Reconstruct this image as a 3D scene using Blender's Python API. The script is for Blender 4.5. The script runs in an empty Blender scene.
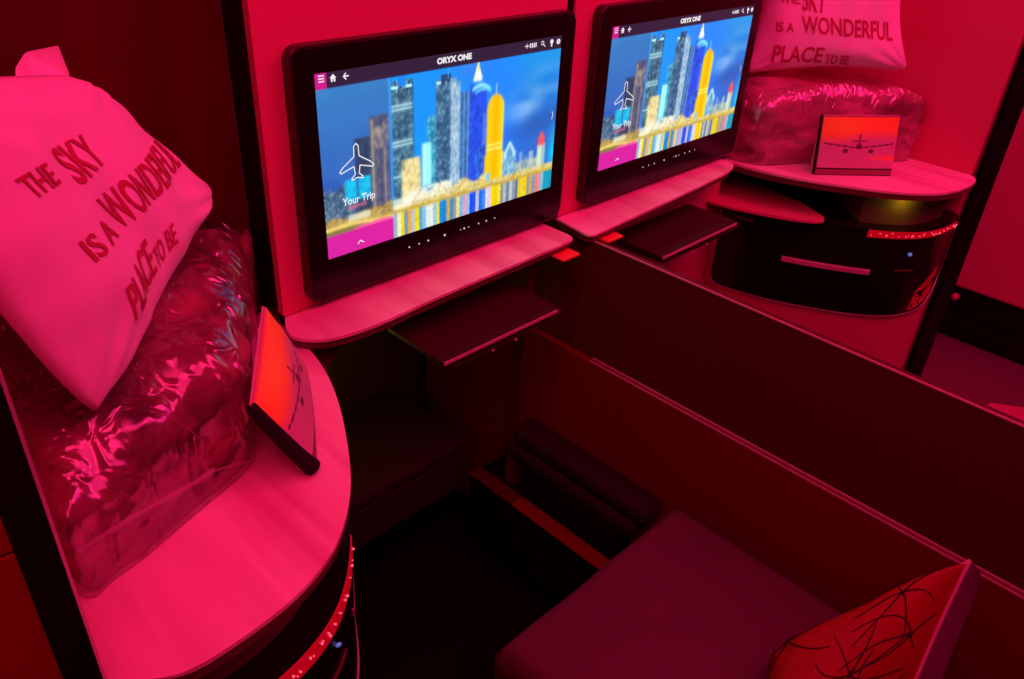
import bpy, bmesh, math, random
import numpy as np
from mathutils import Vector, Matrix, noise
random.seed(7)
ZO = 0.92          # height of the lower edge of the screens above the floor
SC = bpy.context.scene
COL = SC.collection

# ------------------------------------------------------------------ materials
def nodes_of(m):
    m.use_nodes = True
    nt = m.node_tree
    return nt, nt.nodes['Principled BSDF']

def mat(name, col, rough=.5, spec=.5, metal=0., coat=0., bump=None, vary=None, emis=None, estr=1.):
    m = bpy.data.materials.new(name)
    nt, b = nodes_of(m)
    b.inputs['Base Color'].default_value = (*col, 1)
    b.inputs['Roughness'].default_value = rough
    b.inputs['Specular IOR Level'].default_value = spec
    b.inputs['Metallic'].default_value = metal
    b.inputs['Coat Weight'].default_value = coat
    tc = nt.nodes.new('ShaderNodeTexCoord')
    if vary:
        scale, amt, stretch = vary
        mp = nt.nodes.new('ShaderNodeMapping'); mp.inputs['Scale'].default_value = stretch
        n = nt.nodes.new('ShaderNodeTexNoise'); n.inputs['Scale'].default_value = scale; n.inputs['Detail'].default_value = 5
        mx = nt.nodes.new('ShaderNodeMix'); mx.data_type = 'RGBA'
        mx.inputs['A'].default_value = tuple(c * (1 - amt) for c in col) + (1,)
        mx.inputs['B'].default_value = tuple(min(1, c * (1 + amt)) for c in col) + (1,)
        cr = nt.nodes.new('ShaderNodeMapRange'); cr.inputs['From Min'].default_value = .3; cr.inputs['From Max'].default_value = .7
        nt.links.new(tc.outputs['Object'], mp.inputs['Vector']); nt.links.new(mp.outputs[0], n.inputs['Vector'])
        nt.links.new(n.outputs['Fac'], cr.inputs['Value']); nt.links.new(cr.outputs[0], mx.inputs['Factor'])
        nt.links.new(mx.outputs['Result'], b.inputs['Base Color'])
    if bump:
        scale, strength, dist = bump
        n2 = nt.nodes.new('ShaderNodeTexNoise'); n2.inputs['Scale'].default_value = scale; n2.inputs['Detail'].default_value = 4
        bp = nt.nodes.new('ShaderNodeBump'); bp.inputs['Strength'].default_value = strength; bp.inputs['Distance'].default_value = dist
        nt.links.new(tc.outputs['Object'], n2.inputs['Vector'])
        nt.links.new(n2.outputs['Fac'], bp.inputs['Height']); nt.links.new(bp.outputs[0], b.inputs['Normal'])
    if emis:
        b.inputs['Emission Color'].default_value = (*emis, 1); b.inputs['Emission Strength'].default_value = estr
    return m

def srgb(c):
    return tuple((x / 255 / 12.92 if x / 255 <= .04045 else ((x / 255 + .055) / 1.055) ** 2.4) for x in c)

def wood_mat(name, light, dark):
    m = bpy.data.materials.new(name); nt, b = nodes_of(m)
    tc = nt.nodes.new('ShaderNodeTexCoord'); mp = nt.nodes.new('ShaderNodeMapping')
    mp.inputs['Scale'].default_value = (16, 2.2, 8); mp.inputs['Rotation'].default_value = (0, 0, .5)
    n = nt.nodes.new('ShaderNodeTexNoise'); n.inputs['Scale'].default_value = 1.; n.inputs['Detail'].default_value = 6; n.inputs['Distortion'].default_value = .6
    r = nt.nodes.new('ShaderNodeValToRGB')
    r.color_ramp.elements[0].position = .33; r.color_ramp.elements[0].color = (*dark, 1)
    r.color_ramp.elements[1].position = .62; r.color_ramp.elements[1].color = (*light, 1)
    nt.links.new(tc.outputs['Object'], mp.inputs[0]); nt.links.new(mp.outputs[0], n.inputs['Vector'])
    nt.links.new(n.outputs['Fac'], r.inputs[0]); nt.links.new(r.outputs[0], b.inputs['Base Color'])
    b.inputs['Roughness'].default_value = .42; b.inputs['Specular IOR Level'].default_value = .4
    return m

def attr_mat(name, emission=False, rough=.6):
    m = bpy.data.materials.new(name); nt, b = nodes_of(m)
    a = nt.nodes.new('ShaderNodeAttribute'); a.attribute_name = 'Col'
    if emission:
        nt.links.new(a.outputs['Color'], b.inputs['Emission Color']); b.inputs['Emission Strength'].default_value = 1.
        b.inputs['Base Color'].default_value = (.005, .005, .005, 1); b.inputs['Roughness'].default_value = .25
        b.inputs['Specular IOR Level'].default_value = .15
        m.cycles.emission_sampling = 'NONE'
    else:
        nt.links.new(a.outputs['Color'], b.inputs['Base Color']); b.inputs['Roughness'].default_value = rough
    return m

def film_mat():
    m = bpy.data.materials.new('clear_film'); m.use_nodes = True; nt = m.node_tree; nt.nodes.clear()
    out = nt.nodes.new('ShaderNodeOutputMaterial'); mix = nt.nodes.new('ShaderNodeMixShader')
    tr = nt.nodes.new('ShaderNodeBsdfTransparent'); gl = nt.nodes.new('ShaderNodeBsdfGlossy')
    gl.inputs['Roughness'].default_value = .2; gl.inputs['Color'].default_value = (1, .9, .95, 1)
    lw = nt.nodes.new('ShaderNodeLayerWeight'); lw.inputs['Blend'].default_value = .28
    mr = nt.nodes.new('ShaderNodeMapRange'); mr.inputs['To Min'].default_value = .15; mr.inputs['To Max'].default_value = .5
    tc = nt.nodes.new('ShaderNodeTexCoord'); mp = nt.nodes.new('ShaderNodeMapping'); mp.inputs['Scale'].default_value = (1.3, 1.3, .5); mp.inputs['Rotation'].default_value = (.3, .5, .2)
    n = nt.nodes.new('ShaderNodeTexNoise'); n.noise_type = 'RIDGED_MULTIFRACTAL'; n.inputs['Scale'].default_value = 24; n.inputs['Detail'].default_value = 5; n.inputs['Distortion'].default_value = 1.6
    bp = nt.nodes.new('ShaderNodeBump'); bp.inputs['Strength'].default_value = .7; bp.inputs['Distance'].default_value = .010
    L = nt.links.new
    L(tc.outputs['Object'], mp.inputs[0]); L(mp.outputs[0], n.inputs['Vector']); L(n.outputs['Fac'], bp.inputs['Height'])
    L(bp.outputs[0], gl.inputs['Normal']); L(lw.outputs['Facing'], mr.inputs['Value']); L(mr.outputs[0], mix.inputs[0])
    L(tr.outputs[0], mix.inputs[1]); L(gl.outputs[0], mix.inputs[2]); L(mix.outputs[0], out.inputs[0])
    return m

M = {}
M['wall'] = mat('rose_beige_shell', (.64, .09, .18), .5, .12)
M['wallR'] = M['wall']
M['dark_wall'] = mat('dark_rosewood', (.085, .008, .006), .55, .1, vary=(3, .25, (3, 3, .6)))
M['black'] = mat('black_trim', (.006, .004, .004), .35, .3)
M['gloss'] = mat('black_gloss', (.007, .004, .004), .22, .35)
M['edge'] = mat('bezel_edge', (.03, .012, .012), .3, .5)
M['table'] = wood_mat('pale_wood', (.95, .80, .66), (.74, .36, .42))
M['table_edge'] = mat('table_edging', (.12, .03, .03), .4, .4)
M['tray'] = mat('tray_surface', (.045, .012, .014), .45, .2)
M['satin'] = mat('satin_trim', (.55, .35, .38), .3, .5, metal=.3)
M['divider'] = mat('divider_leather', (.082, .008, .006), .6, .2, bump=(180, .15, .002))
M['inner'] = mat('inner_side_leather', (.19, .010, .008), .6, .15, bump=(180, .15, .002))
M['fabric'] = mat('plum_wool', (.125, .04, .07), .95, .05, bump=(420, .5, .002), vary=(5, .12, (1, 1, 1)))
M['recess'] = mat('recess_lining', (.13, .10, .05), .8, .1)
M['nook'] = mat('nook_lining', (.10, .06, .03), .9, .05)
M['door'] = mat('door_leather', (.24, .012, .010), .6, .15)
M['fabric_dark'] = mat('dark_upholstery', (.026, .012, .014), .8, .15)
M['carpet'] = mat('dark_carpet', (.007, .004, .005), 1, .05, bump=(300, .6, .004))
M['aisle'] = mat('aisle_carpet', (.22, .08, .12), 1, .05, bump=(300, .6, .004))
M['aisle_shell'] = mat('aisle_shell', (.75, .15, .26), .6, .1)
M['linen'] = mat('white_linen', (.92, .88, .82), .85, .15, bump=(500, .15, .001))
M['print'] = mat('claret_ink', (.50, .07, .10), .8, .1)
M['blanket'] = mat('brown_blanket', (.24, .08, .09), .95, .1, bump=(90, .7, .006), vary=(9, .85, (1, 1, 3)))
M['blanket_pink'] = mat('rose_blanket', (.42, .18, .20), .95, .1, bump=(90, .6, .006), vary=(9, .6, (1, 1, 3)))
M['film'] = film_mat()
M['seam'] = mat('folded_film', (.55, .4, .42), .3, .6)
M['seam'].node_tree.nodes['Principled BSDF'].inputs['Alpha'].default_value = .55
M['strip'] = mat('ruby_light_strip', (.3, .02, .03), .3, .5, emis=srgb((150, 0, 18)), estr=1.)
M['glint'] = mat('strip_glint', (.8, .6, .6), .3, .5, emis=srgb((255, 90, 110)), estr=1.2)
M['blue'] = mat('blue_indicator', (.1, .2, .5), .3, .5, emis=srgb((70, 105, 190)), estr=.8)
M['red_tab'] = mat('red_tab', (.85, .10, .06), .5, .4)
M['dots'] = mat('touch_marks', (.5, .5, .5), .4, .3, emis=(.75, .72, .9), estr=.8)
M['embro'] = mat('red_satin', (.30, .010, .012), .55, .2, vary=(7, .2, (1, 1, 1)))
M['embro_back'] = mat('plum_satin', (.14, .02, .09), .7, .15)
M['thread'] = mat('dark_thread', (.03, .01, .012), .7, .2)
M['piping'] = mat('rose_piping', (.55, .30, .34), .5, .4)
M['strap'] = mat('black_webbing', (.012, .01, .012), .7, .2)
M['pouch'] = mat('pouch_back', (.62, .35, .38), .6, .3)
M['screen'] = attr_mat('screen_picture', True)
M['photo'] = attr_mat('printed_picture')
M['glyph'] = mat('white_glyphs', (.05, .05, .05), .5, .2, emis=(.85, .85, .88), estr=1.)
M['glyph'].cycles.emission_sampling = 'NONE'
M['amber'] = mat('amber_lens', (.5, .4, .1), .3, .5, emis=(.25, .16, .01), estr=1.)

# ------------------------------------------------------------------ helpers
def thing(name, label, cat, loc, group=None):
    o = bpy.data.objects.new(name, None); COL.objects.link(o)
    o.location = (loc[0], loc[1], loc[2] + ZO); o.empty_display_size = .05
    o['label'] = label; o['category'] = cat
    if group: o['group'] = group
    return o

def root_off(o):
    v = Vector((0, 0, 0))
    while o is not None:
        v += Vector(o.location); o = o.parent
    return v

def obj(name, bm, m, parent=None, smooth=False, label=None, recalc=True):
    """bm holds coordinates of the place (relative to screen height); re-based on the parent"""
    me = bpy.data.meshes.new(name)
    if recalc: bmesh.ops.recalc_face_normals(bm, faces=bm.faces)
    off = root_off(parent)
    for v in bm.verts: v.co = v.co + Vector((0, 0, ZO)) - off
    bm.to_mesh(me); bm.free()
    me.materials.append(m)
    if smooth:
        for p in me.polygons: p.use_smooth = True
    o = bpy.data.objects.new(name, me); COL.objects.link(o)
    if parent is not None: o.parent = parent
    if label: o['label'] = label
    return o

def struct(name, bm, m, **k):
    o = obj(name, bm, m, **k); o['kind'] = 'structure'; return o

def tag(o, label, cat, group=None):
    o['label'] = label; o['category'] = cat
    if group: o['group'] = group
    return o

def box(x0, x1, y0, y1, z0, z1, bev=0., seg=2, bm=None):
    b = bmesh.new()
    bmesh.ops.create_cube(b, size=1)
    for v in b.verts:
        v.co = Vector(((x0 + x1) / 2 + v.co.x * (x1 - x0), (y0 + y1) / 2 + v.co.y * (y1 - y0), (z0 + z1) / 2 + v.co.z * (z1 - z0)))
    if bev: bmesh.ops.bevel(b, geom=list(b.edges), offset=bev, segments=seg, profile=.5, affect='EDGES')
    if bm is None: return b
    me = bpy.data.meshes.new('t'); b.to_mesh(me); b.free(); bm.from_mesh(me); bpy.data.meshes.remove(me)
    return bm

def prism(poly, z0, z1, bev=0., axis='z', seg=2):
    """polygon in plan (axis z) or in elevation (axis y, polygon = x,z)"""
    b = bmesh.new()
    def P(p, h): return (p[0], p[1], h) if axis == 'z' else (p[0], h, p[1])
    lo = [b.verts.new(P(p, z0)) for p in poly]; hi = [b.verts.new(P(p, z1)) for p in poly]
    b.faces.new(lo); b.faces.new(hi)
    n = len(poly)
    for i in range(n): b.faces.new((lo[i], lo[(i + 1) % n], hi[(i + 1) % n], hi[i]))
    if bev:
        cap = {v for v in lo} , {v for v in hi}
        es = [e for e in b.edges if (e.verts[0] in cap[0] and e.verts[1] in cap[0]) or (e.verts[0] in cap[1] and e.verts[1] in cap[1])]
        bmesh.ops.bevel(b, geom=es, offset=bev, segments=seg, profile=.5, affect='EDGES')
    return b

def rrect(x0, x1, y0, y1, r, n=6):
    P = []
    rs = r if isinstance(r, (list, tuple)) else (r,) * 4      # BL BR TR TL
    for (cx, cy, a0, rr) in ((x0 + rs[0], y0 + rs[0], 180, rs[0]), (x1 - rs[1], y0 + rs[1], 270, rs[1]), (x1 - rs[2], y1 - rs[2], 0, rs[2]), (x0 + rs[3], y1 - rs[3], 90, rs[3])):
        for i in range(n + 1):
            a = math.radians(a0 + 90 * i / n); P.append((cx + rr * math.cos(a), cy + rr * math.sin(a)))
    return P

def tube(pts, rad, n=8, bm=None, flat=1.):
    b = bm or bmesh.new(); rings = []
    pts = [Vector(p) for p in pts]
    for i, p in enumerate(pts):
        t = (pts[min(i + 1, len(pts) - 1)] - pts[max(i - 1, 0)]).normalized()
        up = Vector((0, 0, 1)) if abs(t.z) < .9 else Vector((1, 0, 0))
        a = t.cross(up).normalized(); c = a.cross(t).normalized()
        rr = rad(i / (len(pts) - 1)) if callable(rad) else rad
        rings.append([b.verts.new(p + (a * math.cos(2 * math.pi * k / n) + c * flat * math.sin(2 * math.pi * k / n)) * rr) for k in range(n)])
    for r0, r1 in zip(rings, rings[1:]):
        for k in range(n): b.faces.new((r0[k], r0[(k + 1) % n], r1[(k + 1) % n], r1[k]))
    b.faces.new(rings[0]); b.faces.new(rings[-1])
    return b

def smooth_line(P, n=12, closed=False):
    out = []; N = len(P)
    rng = range(N if closed else N - 1)
    for i in rng:
        g = (lambda k: P[k % N]) if closed else (lambda k: P[max(0, min(N - 1, k))])
        p0, p1, p2, p3 = (Vector(g(i + d)) for d in (-1, 0, 1, 2))
        for j in range(n):
            t = j / n
            out.append(.5 * ((2 * p1) + (p2 - p0) * t + (2 * p0 - 5 * p1 + 4 * p2 - p3) * t * t + (3 * p1 - p0 - 3 * p2 + p3) * t ** 3))
    if not closed: out.append(Vector(P[-1]))
    return out

def text_bm(s, size=1., bold=0., shear=0., xs=1.):
    cu = bpy.data.curves.new('t', 'FONT'); cu.body = s; cu.size = size; cu.offset = bold; cu.shear = shear; cu.resolution_u = 3
    o = bpy.data.objects.new('t', cu); COL.objects.link(o)
    dg = bpy.context.evaluated_depsgraph_get()
    me = bpy.data.meshes.new_from_object(o.evaluated_get(dg), depsgraph=dg)
    bm = bmesh.new(); bm.from_mesh(me)
    bpy.data.objects.remove(o); bpy.data.curves.remove(cu); bpy.data.meshes.remove(me)
    for v in bm.verts: v.co.x *= xs
    return bm

def extent(bm):
    xs = [v.co.x for v in bm.verts]; return min(xs), max(xs)

def grid_cut(bm, step):
    for ax in (0, 1):
        lo = min(v.co[ax] for v in bm.verts); hi = max(v.co[ax] for v in bm.verts)
        x = lo + step
        while x < hi:
            co = [0, 0, 0]; no = [0, 0, 0]; co[ax] = x; no[ax] = 1
            bmesh.ops.bisect_plane(bm, geom=list(bm.verts) + list(bm.edges) + list(bm.faces), plane_co=co, plane_no=no)
            x += step

# ------------------------------------------------------------------ floor, walls
struct('floor', box(-.9, 3.4, -1.7, .9, -.96, -.92), M['carpet'])
fl = struct('floor_aisle', box(1.66, 3.4, -1.7, .9, -.92, -.916), M['aisle'])
# front panels the monitors hang on
struct('wall_front_left', prism(rrect(-.07, .508, -.08, .62, .002), .02, .034, axis='y'), M['wall'])
struct('wall_front_right', prism(rrect(.529, 1.15, -.08, .62, .002), .02, .034, axis='y'), M['wall'])
struct('trim_1', box(.508, .529, .024, .06, -.08, .62), M['black'])
struct('trim_2', box(-.069, -.060, .034, .09, -.10, .62), M['black'])
struct('trim_3', box(1.14, 1.149, .034, .125, -.10, .62), M['black'])
struct('wall_back_left', box(-.56, -.0705, .09, .11, -.92, .62), M['dark_wall'])
struct('wall_back_right', box(1.14, 1.62, .125, .145, -.92, .62), M['wall'])
struct('wall_left', box(-.522, -.502, -.37, .089, -.92, .62, .003), M['wall'])
struct('wall_right', box(1.56, 1.60, -.405, .125, -.92, .62, .003), M['wall'])

# wall end frames (door posts)
def frame_left():
    bm = prism([(-.5225, -.392), (-.4985, -.402), (-.496, -.396), (-.496, -.37), (-.5225, -.37)], -.92, .62)
    return struct('trim_4', bm, M['black'])
frame_left()
o = struct('trim_5', prism([(-.4985, -.4035), (-.4955, -.4005), (-.4955, -.396), (-.498, -.4015)], -.92, .62), M['satin'])
b = prism([(-.66, -.372), (-.5232, -.390), (-.5232, -.38), (-.66, -.362)], .075, .62, .001)
struct('door_1', b, M['door'])
struct('door_2', prism([(-.66, -.372), (-.5232, -.390), (-.5232, -.38), (-.66, -.362)], -.92, .072, .001), M['door'])
struct('trim_6', prism([(1.601, -.412), (1.566, -.425), (1.60, -.45), (1.70, -.42), (1.70, -.33), (1.601, -.33)], -.92, .62), M['black'])

# ------------------------------------------------------------------ across the aisle
t = thing('seat_shell', 'tall smooth rose panel of the suite across the aisle, beyond the black post', 'partition', (2.3, -.7, -.92))
obj('panel', box(2.3, 2.34, -1.5, .35, -.70, .45, .01), M['aisle_shell'], t)
obj('plinth', box(2.36, 2.40, -1.5, .35, -.92, -.70), M['black'], t)
obj('ledge', box(2.325, 2.36, -.52, -.30, -.84, -.83), M['gloss'], t)
bm = bmesh.new(); bmesh.ops.create_uvsphere(bm, u_segments=14, v_segments=10, radius=.013)
for v in bm.verts: v.co += Vector((2.298, -.31, -.735))
bmesh.ops.scale(bm, vec=(1, 1, 1), verts=bm.verts)
obj('knob', bm, M['aisle_shell'], t, smooth=True)
tag(obj('floor_mat', prism([(1.70, -1.3), (2.12, -1.3), (2.12, -.73), (2.02, -.58), (1.70, -.46)], -.916, -.908, .002), M['aisle_shell']),
    'pale rose mat on the aisle floor beyond the divider', 'mat')

# ------------------------------------------------------------------ console (side table) plan
T = [(-.07, .12), (-.07, .05), (-.07, -.02), (-.085, -.1), (-.11, -.17), (-.15, -.25), (-.2, -.33), (-.26, -.39), (-.325, -.42), (-.4, -.43), (-.45, -.425), (-.494, -.393)]
PL = smooth_line([(x, y, 0) for x, y in T], 14)
ARC = [0]
for a, b_ in zip(PL, PL[1:]): ARC.append(ARC[-1] + (b_ - a).length)
def plan(s, off=0.):
    s = max(0, min(ARC[-1] - 1e-6, s))
    i = max(k for k in range(len(ARC)) if ARC[k] <= s); i = min(i, len(PL) - 2)
    f = (s - ARC[i]) / (ARC[i + 1] - ARC[i]); p = PL[i].lerp(PL[i + 1], f)
    d0 = (PL[i + 1] - PL[max(i - 1, 0)]).normalized(); d1 = (PL[min(i + 2, len(PL) - 1)] - PL[i]).normalized()
    d = d0.lerp(d1, f).normalized()
    nrm = Vector((-d.y, d.x, 0))         # outward (towards the passenger)
    return p + nrm * off
def s_at(x, y):
    return min(range(len(PL)), key=lambda k: (PL[k].x - x) ** 2 + (PL[k].y - y) ** 2) and ARC[min(range(len(PL)), key=lambda k: (PL[k].x - x) ** 2 + (PL[k].y - y) ** 2)]

def console(mirror, label):
    mx = (lambda x: 1.08 - x) if mirror else (lambda x: x)
    def mp(bm):
        for v in bm.verts: v.co.x = mx(v.co.x)
        return bm
    t = thing('side_console', label, 'console', (mx(-.3), -.15, -.92))
    xw = -.478 if mirror else -.4955
    yb = .12 if mirror else .088
    def full(off, xw=xw):
        P = [plan(ARC[-1] * k / 60, off) for k in range(61)]
        P = [(p.x, p.y) for p in P if p.x > xw + .002 and p.y < yb]
        last = P[-1]
        return [(P[0][0], yb)] + P[1:] + [(xw, last[1] + .012), (xw, yb)]
    obj('table_top', mp(prism(full(0), -.1055, -.100, .0012)), M['table'], t)
    obj('table_edging', mp(prism(full(-.0015), -.119, -.1057)), M['table_edge'], t)
    # recess between top and cabinet
    k0 = s_at(-.175, -.29)
    RB = [plan(k0 + (ARC[-1] - k0) * k / 40, -.045) for k in range(41)]
    RB = [(p.x, p.y) for p in RB if p.x > xw + .004]
    obj('recess_back', mp(prism(RB + [(xw + .002, RB[-1][1]), (xw + .002, RB[0][1] + .10), (RB[0][0] - .10, RB[0][1] + .10)], -.1972, -.1192)), M['recess'], t)
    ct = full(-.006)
    obj('cabinet_top', mp(prism(ct, -.205, -.1975)), M['gloss'], t)  # kept black for the shade beneath the table top
    if mirror: obj('lit_top_patch', mp(prism([(-.018, .115), (-.018, .02), (-.03, -.04), (-.062, -.12), (-.088, -.175), (-.112, -.208), (-.135, -.218), (-.158, -.205), (-.20, -.12), (-.23, .115)], -.197, -.190, .001)), M['wall'], t)  # wall-coloured plate in the outline of the cabinet top's lit part: painted light
    obj('cabinet_body', mp(prism(full(-.012), -.92, -.2055)), M['wall'], t)
    def strip(s0, s1, zt, zb, o0, o1, n=60, zn=1):
        bm = bmesh.new(); R = []
        for k in range(n + 1):
            s = s0 + (s1 - s0) * k / n; a = plan(s, o0); c = plan(s, o1)
            t1 = zt(k / n) if callable(zt) else zt; b1 = zb(k / n) if callable(zb) else zb
            R.append([bm.verts.new((a.x, a.y, t1)), bm.verts.new((c.x, c.y, t1)), bm.verts.new((c.x, c.y, b1)), bm.verts.new((a.x, a.y, b1))])
        for r0, r1 in zip(R, R[1:]):
            for k in range(4): bm.faces.new((r0[k], r0[(k + 1) % 4], r1[(k + 1) % 4], r1[k]))
        bm.faces.new(R[0]); bm.faces.new(R[-1])
        for v in bm.verts: v.co.x = mx(v.co.x)
        return bm
    S0 = .105; S1 = ARC[-1] - .035
    def zb(f):
        L = (S1 - S0) * f; R = (S1 - S0) * (1 - f)
        z = -.425
        if L < .025: z += .025 - math.sqrt(max(0, .025 ** 2 - (.025 - L) ** 2))
        if R < .10: z += (.10 - math.sqrt(max(0, .10 ** 2 - (.10 - R) ** 2))) * 1.6
        return min(z, -.215)
    fas = obj('front_panel', strip(S0, S1, -.206, zb, -.011, -.0085, 120), M['gloss'], t)
    obj('panel_rim', strip(S0 + .003, S1 - .01, lambda f: zb(f * .98 + .01) + .0005, lambda f: zb(f * .98 + .01) - .0025, -.011, -.0065, 120), M['satin'], t)
    s_l, s_r = s_at(-.193, -.30), s_at(-.42, -.43)
    obj('light_strip', strip(s_l, s_r + .0, -.1985, (lambda f: -.217 + .006 * f) if mirror else (lambda f: -.227 + .004 * f), -.011, -.0045), M['strip'], t)
    bm = bmesh.new()  # small glowing dots stand in for the glints along the strip
    ns = 17
    for k in range(ns):
        s = s_l + (s_r - s_l) * (k + .5 + random.uniform(-.2, .2)) / ns
        for q in range(random.choice((1, 1, 2, 3))):
            p = plan(s + random.uniform(-.005, .005), -.0035); z = (-.206 if mirror else -.212) + random.uniform(-.005, .004)
            bmesh.ops.create_icosphere(bm, subdivisions=1, radius=random.uniform(.0009, .0019), matrix=Matrix.Translation((mx(p.x), p.y, z)))
    lg = obj('strip_glints', bm, M['glint'], t); lg['kind'] = 'stuff'
    # pocket with a lit lip
    a, c = s_at(-.128, -.145), s_at(-.213, -.318)
    obj('pocket', strip(a, c, -.222, -.300, -.0095, -.0070), M['black'], t)
    obj('pocket_lip', strip(a - .003, c + .003, -.300, -.311, -.009, .001 if mirror else -.0065), M['piping'], t)
    obj('latch', strip(S0 + .035, S0 + .085, -.225, -.231, -.009, -.003, 12), M['inner'], t)
    p = plan(s_at(-.272, -.385), -.006)
    bm = bmesh.new(); bmesh.ops.create_uvsphere(bm, u_segments=10, v_segments=8, radius=.0045 if mirror else .0025)
    for v in bm.verts: v.co = Vector((mx(p.x + v.co.x * 1.5), p.y + v.co.y, -.256 + v.co.z))
    obj('indicator_light', bm, M['blue'], t, smooth=True)
    p = plan(s_at(-.262, -.38), -.007)
    obj('socket_slot', strip(s_at(-.245, -.37), s_at(-.29, -.405), -.298, -.301, -.009, -.006, 10), M['table_edge'], t)
    # decorative engraved patch in the lower corner: nested arcs
    bm = bmesh.new(); s0 = s_at(-.318, -.415)
    span = .10
    def pat(pts, r=.0010):
        L = []
        for u, w in pts:
            q = plan(s0 + u * span, -.0065); L.append((mx(q.x), q.y, -.415 + w * .10))
        tube(L, r, 5, bm)
    pat([(0, 0), (.04, .25), (.10, .5)]); pat([(.0, 0), (.3, .03), (.6, .12), (.85, .32)])
    pat([(.10, .5), (.3, .62), (.55, .78), (.8, 1.0)]); pat([(.10, .5), (.35, .52), (.6, .62), (.85, .85)])
    pat([(.2 + .10 * math.cos(a * .5), .22 + .16 * math.sin(a * .5)) for a in range(13)])
    pat([(.2 + .05 * math.cos(a * .5), .22 + .08 * math.sin(a * .5)) for a in range(13)])
    pat([(.4, .12), (.5, .35), (.7, .5), (.85, .55)]); pat([(.45, .12), (.6, .3), (.85, .42)])
    obj('engraved_ornament', bm, M['strip'], t)
    # reading lamp under the table top
    bm = bmesh.new(); q = plan(s_at(-.235, -.37), -.022)
    bmesh.ops.create_cone(bm, cap_ends=True, segments=20, radius1=.008, radius2=.008, depth=.003, matrix=Matrix.Translation((mx(q.x), q.y, -.1235)))
    obj('recess_lamp', bm, M['amber'], t)
    return t, q, mx

cl, ql, mxl = console(False, 'pale wood topped console on the left, carrying the big clear bag and leaning pouch')
cr, qr, mxr = console(True, 'pale wood topped console on the right with open black glossy front panel')

# ------------------------------------------------------------------ shelves under the monitors
def shelf(poly, label, tabx, group=None):
    cx = sum(p[0] for p in poly) / len(poly)
    t = thing('monitor_shelf', label, 'shelf', (cx, 0, -.08))
    obj('shelf_top', prism(poly, -.0850, -.080, .001), M['table'], t)
    inner = [(cx + (x - cx) * .99, y + (.004 if y < 0 else 0)) for x, y in poly]
    obj('shelf_edging', prism(inner, -.0975, -.0852), M['table_edge'], t)
    b = prism(rrect(tabx, tabx + .046, -.092, -.060, .003), -.1015, -.0985, .0008)
    obj('latch_tab', b, M['red_tab'], t, label='small red tab under the shelf end')
    return t
left_poly = [tuple(p)[:2] for p in smooth_line([(-.069, .019, 0), (-.0855, -.012, 0), (-.088, -.040, 0), (-.06, -.070, 0), (-.012, -.082, 0), (.05, -.083, 0), (.15, -.077, 0), (.30, -.073, 0), (.46, -.069, 0)], 8)]
left_poly += [(.474, -.067), (.481, -.060), (.484, -.05), (.484, .019)]
shelf(left_poly, 'pale wood shelf beneath the left screen, wide rounded end beside the pouch', .424)
right_poly = [(.523, .019), (.511, -.065), (.514, -.075), (.522, -.079), (.70, -.070), (.90, -.058), (1.03, -.047), (1.06, -.040), (1.085, -.028), (1.098, -.008), (1.10, .019)]
shelf(right_poly, 'pale wood shelf beneath the right screen, narrow rounded end towards the bagged blanket', .550)

# front fascia under the left shelf with a curved cut-out
P = [(-.069, -.0995), (.16, -.0995), (.10, -.118), (.05, -.121)]
P += [tuple(p)[:2] for p in smooth_line([(.05, -.121, 0), (.01, -.128, 0), (-.018, -.142, 0), (-.034, -.165, 0), (-.040, -.20, 0)], 6)][1:]
P += [(-.040, -.92), (-.069, -.92)]
b = prism(P, -.030, -.012, axis='y')
struct('trim_7', b, M['table_edge'])
struct('trim_8', box(.432, .452, .0, .03, -.70, -.10), M['divider'])

# ------------------------------------------------------------------ foot wells
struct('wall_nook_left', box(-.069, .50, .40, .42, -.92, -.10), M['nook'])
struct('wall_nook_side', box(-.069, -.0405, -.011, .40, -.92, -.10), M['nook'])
struct('wall_nook_right', box(.575, 1.149, .032, .05, -.92, -.10), M['wall'])
def footrest(x0, x1, label):
    t = thing('footrest', label, 'footrest', ((x0 + x1) / 2, .2, -.92))
    obj('base', box(x0, x1, .105, .38, -.735, -.632, .008), M['fabric_dark'], t)
    obj('cushion', box(x0, x1, .103, .38, -.630, -.600, .010, 3), M['fabric_dark'], t, smooth=False)
    obj('pedestal', box(x0 + .08, x1 - .08, .2, .36, -.92, -.737), M['black'], t)
    return t
footrest(-.035, .385, 'low dark upholstered footrest deep in the foot well under the left screen')

# ------------------------------------------------------------------ fold-out trays
def tray(x0, x1, yf, zt, label):
    t = thing('tray_table', label, 'tray table', ((x0 + x1) / 2, 0, zt))
    obj('leaf', prism(rrect(x0, x1, yf, .015, (.004, .012, .004, .004)), zt - .008, zt, .0012), M['tray'], t)
    obj('leaf_edge', prism(rrect(x0 + .002, x1 - .003, yf - .0022, yf - .0002, .0008), zt - .007, zt - .0015), M['piping'], t)
    obj('slide_plate', prism(rrect(x0 + .02, x1 + .028, yf + .004, .015, (.004, .02, .004, .004)), zt - .024, zt - .017, .0012), M['tray'], t)
    bm = bmesh.new()
    for xx in (x0 + (x1 - x0) * .42, x0 + (x1 - x0) * .62):
        bm = bmesh.new(); bmesh.ops.create_uvsphere(bm, u_segments=10, v_segments=8, radius=.0026, matrix=Matrix.Translation((xx, yf + .003, zt - .026)))
        obj('catch_stud', bm, M['piping'], t, smooth=True)
    obj('runner', box(x0 + .06, x1 - .06, -.04, .018, zt - .0165, zt - .0085), M['black'], t)
    return t
tray(.112, .380, -.126, -.165, 'dark slim tray table slid out beneath the left shelf')
tray(.70, .985, -.118, -.165, 'dark slim tray table slid out beneath the right shelf')

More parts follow.
